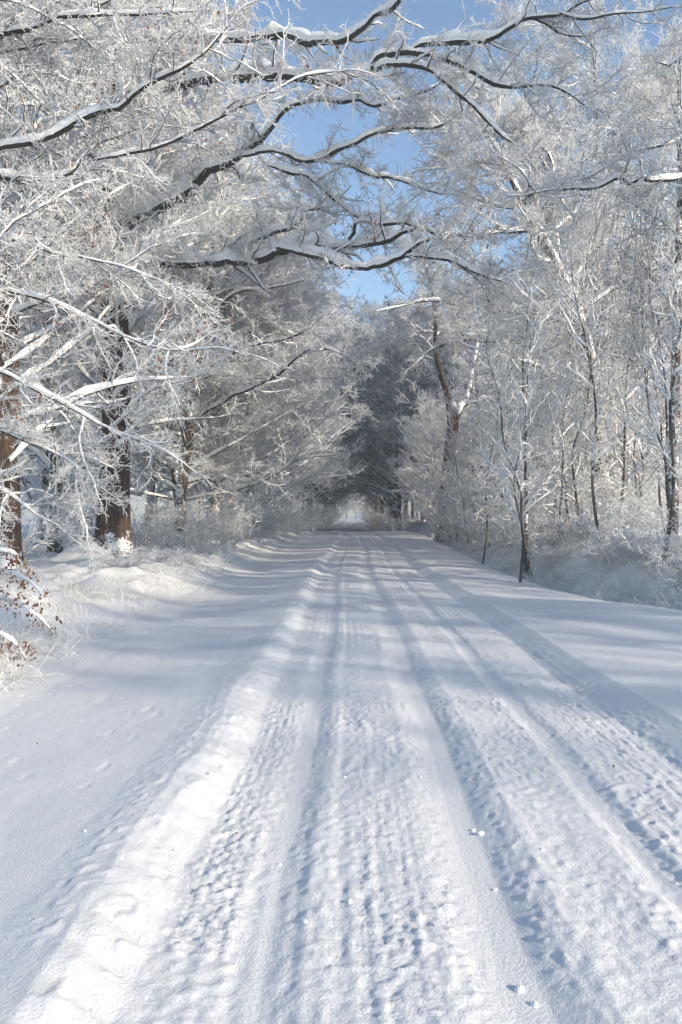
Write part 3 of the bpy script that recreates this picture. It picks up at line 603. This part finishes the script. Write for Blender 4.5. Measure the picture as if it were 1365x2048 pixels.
# wood round the dark stretch
for side, xs in ((-1, (3.9, 7.5, 12.5)), (1, (5.0, 9.0, 14, 21))):
    for xi, x0 in enumerate(xs):
        y = 79 + (2 if side < 0 else 0) - xi * 1.0
        n = 0
        while y < (245 if xi == 0 else 165):
            lab = ('dark wood tree at the ' + ('left' if side < 0 else 'right') + ' lane edge, ' + (ordn(n) + ' from the near end' if n < 8 else 'deep in the tunnel')) if xi == 0 else 'shaded tree deeper inside the dark wood round the far lane'
            place(WOOD[int(rg.integers(0, 2))], 'woodland_tree', lab, 'tree', 'trees of the dark wood', side * (x0 + rr(-.5, .5)), y, rr(0, 6.28), rr(1.05, 1.25), extra_crowns=(2.2,) if (xi == 0 and y < 130) or (xi == 1 and y < 105) else (), shade_tint=True)
            n += 1; y += (5.0 if y < 110 else 8.0) + (0 if xi == 0 else 3.0) + rr(-1, 1)
for side in (-1, 1):
    for i in range(20):
        place(SHRUB[i % 3], 'shrub', 'shrub under the dark wood at the ' + ('left' if side < 0 else 'right') + ' lane edge, ' + (ordn(i) + ' from the near end' if i < 6 else 'deep in the tunnel'), 'shrub', 'shrubs under the dark wood', (-3.9 if side < 0 else 4.6) + rr(-.4, .4), 77 + i * 5.2 + rr(-1, 1), rr(0, 6.28), rr(.9, 1.3))
# trees past the wood, in the sun again
for side in (-1, 1):
    for i in range(7):
        place(TALL[int(rg.integers(0, 3))], 'rimed_tree', 'bright tree beyond the dark wood, ' + ordn(i) + ' on the ' + ('left' if side < 0 else 'right') + ' of the far lane', 'tree', 'trees at the far end of the lane', side * rr(3.8, 5.2) + 1.0, 262 + i * 9 + rr(-4, 4), rr(0, 6.28), rr(.95, 1.1), extra_crowns=(2.2,))
for i, (x, y) in enumerate([(-1.5, 325), (2.5, 333), (-5, 340), (6.5, 329)]):
    place(TALL[i % 3], 'rimed_tree', 'tree closing off the far end of the lane, ' + ordn(i) + ' one', 'tree', 'trees at the far end of the lane', x, y, rr(0, 6.28), 1.1, extra_crowns=(2.2,))
for i, (x, y, s_, lab) in enumerate([(5.9, 57, .55, 'low broad tree at the right lane edge below the forked trunk'), (6.6, 64, .6, 'low broad tree at the right lane edge just before the dark wood')]):
    place(TALL[2 * i], 'rimed_tree', lab, 'tree', None, x, y, 2.0 + i, s_, extra_crowns=(2.2,))
# right side behind the saplings
TR = [(12.8, 44), (10.2, 59), (10.5, 66), (13.2, 39), (11.5, 34), (15.5, 33), (12.5, 47), (14, 57), (12, 64), (17, 52), (18, 44), (19, 64), (15, 72), (22, 70), (27, 66), (33, 68), (28, 74), (14, 74), (20, 66), (38, 62), (36, 71)]
for i, (x, y) in enumerate(TR):
    place(TALL[i % 3], 'rimed_tree', 'rimed tree behind the right saplings, ' + ordn(sorted(range(len(TR)), key=lambda k: TR[k][1]).index(i)) + ' nearest to the camera', 'tree', 'trees behind the right saplings', x, y, rr(0, 6.28), rr(.9, 1.05), rr(.62, .8) if i < len(TR) - 9 else rr(1.15, 1.3))
# trees outside the frame on the sunward side; their shade falls across the lane
for i, (x, y, s) in enumerate([(14.5, 13, 1.2), (26, 1, 1.1), (38, -11, 1.2)]):
    place(TALL[i % 3], 'rimed_tree', 'tree out of view that shades the near lane, ' + ordn(i) + ' one', 'tree', 'trees out of view on the sunny side', x, y, rr(0, 6.28), s)
# saplings on the right bank
SAPS = [(1050, 1140, 22.5, 1.05), (1066, 1145, 22, 1.1), (1232, 1115, 24, 1.15), (1163, 1118, 25, 1.0), (1148, 1112, 26, .9), (1325, 1190, 16.5, 1.05), (1275, 1112, 26, .9), (1300, 1118, 25, .95), (980, 1092, 33, .95), (1010, 1100, 31, .9), (940, 1080, 40, .95), (1100, 1110, 28, 1.0), (1190, 1108, 29, .9), (1358, 1130, 21, 1.0), (915, 1072, 46, 1.0), (1125, 1105, 33, 1.0), (1250, 1110, 31, 1.1)]
SAPS += [(px, 1110, 19 + k * 37 % 23 + 0.2 * (k % 5), .75 + .07 * (k % 6)) for k, px in enumerate((1040, 1085, 1112, 1138, 1175, 1205, 1222, 1262, 1290, 1318, 1352, 1000, 965, 1025, 1155, 1335))]
for i, (px, py, y, s) in enumerate(SAPS):
    lab = {0: 'thinner stem of the close pair of saplings on the right bank', 1: 'stouter stem of the close pair of saplings on the right bank', 2: 'straight grey sapling on the right bank below the forked tree', 5: 'crooked sapling rooted low in the ditch at the right edge'}.get(i, 'thin frosted sapling on the right bank, ' + (lambda n: ordn(n) if n < 29 else 'farthest but ' + ordn(n - 29))(sorted(range(len(SAPS)), key=lambda k: -SAPS[k][0]).index(i)) + ' stem from the right edge')
    place(SAP[i % 3 if i < 17 else 2], 'sapling', lab, 'sapling', 'saplings on the right bank', (px - VX) / F * y, y, rr(0, 6.28), s)
for px, y, s_, lab in [(322, 44, 1.25, 'thin pale trunk just left of the slim leaning beech'), (396, 42, 1.3, 'thin pale trunk between the slim leaning beech and the pale sunlit trunk'), (478, 47, 1.35, 'thin pale trunk right of the pale sunlit trunk')]:
    place(SAP[2], 'sapling', lab, 'sapling', 'thin trunks in the left row', (px - VX) / F * y, y, rr(0, 6.28), s_ * 1.3, s_)
# shrubs
SHL = [(-6.2, 30, 1, .8), (-5.9, 35, 0, .8), (-5.2, 39, 2, .8), (-5.3, 44, 0, 1), (-4.9, 48, 2, 1), (-4.7, 53, 0, 1.1), (-4.5, 58, 2, 1.1), (-4.6, 63, 0, 1.2), (-4.5, 68, 2, 1.2), (-4.3, 74, 0, 1.3), (-7.5, 40, 2, 1.1), (-8.5, 33, 0, .8), (-9.5, 28, 2, .8), (-10.5, 24, 0, .9), (-8.8, 18, 1, .7), (-6.4, 32.5, 0, .8), (-7.2, 34.5, 2, .8), (-9.2, 36, 0, 1.0), (-10.2, 30, 2, 1.0)]
for i, (x, y, k, s) in enumerate(SHL):
    place(SHRUB[k], 'shrub', 'rimed shrub under the left trees, ' + ordn(sorted(range(len(SHL)), key=lambda k: SHL[k][1]).index(i)) + ' along the lane from the near end', 'shrub', 'shrubs along the left side', x, y, rr(0, 6.28), s)
SHR = [(7.3, 27, 0, .75), (7.2, 31, 1, .9), (7.0, 36, 0, .9), (6.8, 41, 2, .9), (6.6, 46, 0, 1), (6.6, 51, 2, 1), (7.2, 57, 0, 1.1), (7.4, 63, 2, 1.1), (7.6, 69, 0, 1.2), (9, 30, 2, 1), (10.5, 33, 0, 1), (9.2, 38, 2, 1.1), (8.4, 25, 1, .8), (10.3, 27, 2, .9), (8.7, 21, 0, .7), (7.8, 23.5, 1, .7), (12, 40, 2, 1.1), (13, 35, 0, 1.1), (7.4, 18.5, 1, .55), (11.8, 30, 2, 1.0), (8.6, 33, 0, .9), (8.0, 40, 2, 1.0), (9.6, 24, 2, .8), (9.4, 44, 0, 1.1), (7.2, 15.5, 0, .45), (7.6, 17, 1, .55), (8.4, 16, 2, .6), (7.9, 20, 0, .6), (8.6, 23, 0, .75), (7.1, 29, 2, .7), (7.4, 47.5, 2, 1.5), (8.0, 49.5, 2, 1.6), (7.0, 44, 2, 1.2), (7.2, 39, 0, 1.0)]
for i, (x, y, k, s) in enumerate(SHR):
    place(SHRUB[k], 'shrub', 'rimed shrub in the right bank thicket, ' + ordn(sorted(range(len(SHR)), key=lambda k: SHR[k][1]).index(i)) + ' along the lane from the near end', 'shrub', 'shrubs on the right bank', x - float(ditch_shift(y)), y, rr(0, 6.28), s)

for i, (x, y, k, s) in enumerate([(7.0, 15, 1, .3), (7.3, 17, 0, .3), (7.4, 19.5, 1, .4), (7.0, 22, 0, .35), (7.1, 25, 1, .4), (6.9, 29, 0, .4), (6.8, 33, 1, .45), (8.2, 18.5, 1, .5)]):
    place(SHRUB[k], 'bramble', 'low bramble in the snow of the right ditch bank, ' + ordn(i if i < 7 else 7) + (' from the near end' if i < 7 else ', set back'), 'bramble', 'brambles on the right bank', x - float(ditch_shift(y)), y, rr(0, 6.28), s, s * .8)
for i, (x, y, k, s) in enumerate([(-5.6, 20, 0, .4), (-5.2, 23, 1, .42), (-5.0, 28, 1, .4), (-4.9, 33, 0, .5)]):
    place(SHRUB[k], 'bramble', 'low bramble in the snow before the left trunks, ' + ordn(i) + ' from the near end', 'bramble', 'brambles before the left trunks', x, y, rr(0, 6.28), s, s * .75)
# leafy bush at the left edge: arching stems with snow on top and brown leaves beneath
e = link('leafy_bush', None, label='bush with reddish brown leaves under snow at the left edge', category='bush'); bx = np.array([-4.35, 8.6, 0.0]); bx[2] = gz(-4.35, 8.6); e.location = bx.tolist()
rng = np.random.default_rng(77)
for pts in ([(-90, 1335), (-60, 1235), (0, 1198), (60, 1222), (108, 1266)], [(-90, 1335), (-55, 1185), (0, 1148), (50, 1158), (88, 1192)], [(-90, 1335), (-40, 1270), (20, 1280), (56, 1325)], [(-90, 1335), (-70, 1170), (-30, 1110), (20, 1105), (45, 1130)]):
    q = np.array([(*at(px, py, 8.6 + .25 * rng.normal()), r) for (px, py), r in zip(pts, (.016, .014, .012, .009, .006))]); q[:, :3] -= bx
    sp = spline(q, 22); lp, lr = sp[None, :, :3], sp[None, :, 3]
    mb = MB(); tubes(mb, lp, lr, 5); st = build(mb, 'stem', [M_BRANCH], e)
    mb = MB(); snow_caps(mb, lp, lr * 1.3, np.full_like(lr, .034), rng, 9); build(mb, 'snow', [M_CAP], st)
    P2, R2 = grow(rng, lp, lr, 16.0, (.08, .28), (30, 80), 4, .3, -.12, .6, .004, .006, .15, 1.0, .8)
    mb = MB(); tubes(mb, P2, R2, 3); build(mb, 'twigs', [M_BRANCH], e, kind='stuff')
    mb = MB(); leaves(mb, rng, P2, 130, (.03, .06)); build(mb, 'dead_leaves', [M_LEAF], e, kind='stuff')
# loose clods of snow on the tracks
def clod(seed):
    rng = np.random.default_rng(seed); th = np.linspace(0, 2 * math.pi, 11)[:-1]; ph = np.linspace(-1.45, 1.45, 7)
    d = np.stack([np.cos(ph)[:, None] * np.cos(th), np.cos(ph)[:, None] * np.sin(th), np.sin(ph)[:, None] + 0 * th], -1)
    r = .7 + .6 * vnoise(d[..., 0] * 1.6 + seed, d[..., 1] * 1.6 + d[..., 2] * 2.1, seed)
    mb = MB(); mb.add(d * r[..., None] * np.array([1, .85, .7]), tube_quads(1, 7, 10)); return mb.mesh('snow_clod', [M_CLOD])
CL = [clod(i) for i in range(4)]
for i, (px, py, r) in enumerate([(962, 1645, .028), (946, 1636, .018), (990, 1750, .013), (1000, 1545, .012), (1085, 1690, .014), (840, 1540, .013), (700, 1790, .016), (610, 1830, .014), (1040, 1945, .026), (1070, 1975, .018), (420, 1560, .014), (350, 1700, .013), (170, 1675, .012), (790, 1335, .02), (990, 1392, .02), (1050, 1465, .018), (560, 1705, .012), (690, 1545, .012)]):
    Y = CH * F / (py - VY); X = (px - VX) / F * Y
    o = link('snow_clod', CL[i % 4], label='small loose clod of snow lying on the packed lane', category='snow clod', group='snow clods on the lane'); z = float(H_road(np.array([X]), np.array([Y]))[0])
    r *= .85; o.location = (X, Y, z + r * .1); o.scale = (r, r, r); o.rotation_euler = (0, 0, i * 1.7)
# rimed grass and brambles poking out of the snow
def grass_stuff(name, label, seed, boxes, n, h, lean, tw=.005, bank=False):
    rng = np.random.default_rng(seed); mb = MB()
    for x0, x1, y0, y1, w in boxes:
        m = int(n * w); cx = rng.uniform(x0, x1, m // 14 + 1); cy_ = y0 * (y1 / y0) ** rng.uniform(0, 1, m // 14 + 1); i = rng.integers(0, len(cx), m)
        x = cx[i] + rng.normal(size=m) * .16; y = cy_[i] + rng.normal(size=m) * .16
        if bank: x = x - ditch_shift(y)
        P = np.zeros((m, 5, 3)); P[:, 0] = np.stack([x, y, H(x, y) - .03], -1); d = nrm(rng.normal(size=(m, 3)) * np.array([lean, lean, .2]) + np.array([0, 0, 1.0]))
        L = rng.uniform(.3, 1.0, m)[:, None] * h * (.5 + rng.uniform(0, 1, len(cx))[i][:, None])
        for k in range(1, 5): P[:, k] = P[:, k - 1] + d * L / 4; d = nrm(d + rng.normal(size=(m, 3)) * .25 + np.array([0, 0, -.22]))
        tubes(mb, P, np.tile(np.linspace(tw, tw * .5, 5), (m, 1)), 3, 0)
    build(mb, name, [M_GRASS], kind='stuff', label=label, category='grass')
grass_stuff('frosted_grass', 'frosted grass and bramble stalks poking out along the left strip', 301, [(-6.0, -3.5, 6.5, 30, 1), (-4.6, -3.4, 6.5, 12, .35), (-6, -4.2, 25, 60, .3)], 3200, .42, .7)
grass_stuff('frosted_grass', 'frosted grass and stalks on the right ditch bank', 302, [(6.3, 9.0, 14, 45, 1), (6.1, 7.4, 13, 26, .5)], 5200, .5, .6, bank=True)

# leaf scraps and bits of twig lying on the snow
rng = np.random.default_rng(411); mb = MB()
x = np.concatenate([rng.uniform(-3.2, -.9, 45), rng.uniform(-.9, 5, 35)]); y = 2.6 * (24 / 2.6) ** rng.uniform(0, 1, 80)
P = np.stack([x, y, H_road(x, y) + .012], -1)[:, None].repeat(2, 1); leaves(mb, rng, P, 46, (.010, .026))
build(mb, 'leaf_litter', [M_LEAF], kind='stuff', label='tiny brown leaf scraps scattered on the snow')
# winter air: a thin even haze round the whole place
def haze(x0, x1, y0, y1, z0, z1, density):
    m = bpy.data.materials.new('winter_haze'); m.use_nodes = True; nt = m.node_tree; nt.nodes.clear()
    out = nt.nodes.new('ShaderNodeOutputMaterial'); v = nt.nodes.new('ShaderNodeVolumePrincipled'); v.inputs['Color'].default_value = (0.82, 0.90, 1, 1); v.inputs['Density'].default_value = density
    nt.links.new(v.outputs[0], out.inputs['Volume'])
    mb = MB(); mb.add([(x, y, z) for z in (z0, z1) for y in (y0, y1) for x in (x0, x1)], [(0, 2, 3, 1), (4, 5, 7, 6), (0, 1, 5, 4), (2, 6, 7, 3), (0, 4, 6, 2), (1, 3, 7, 5)])
    o = build(mb, 'haze', [m], kind='stuff', label='thin pale winter haze in the air')
haze(-430, 430, -70, 910, -2.5, 32, HAZE)

print('tris', TRI[0], 'objects', len(sc.objects))
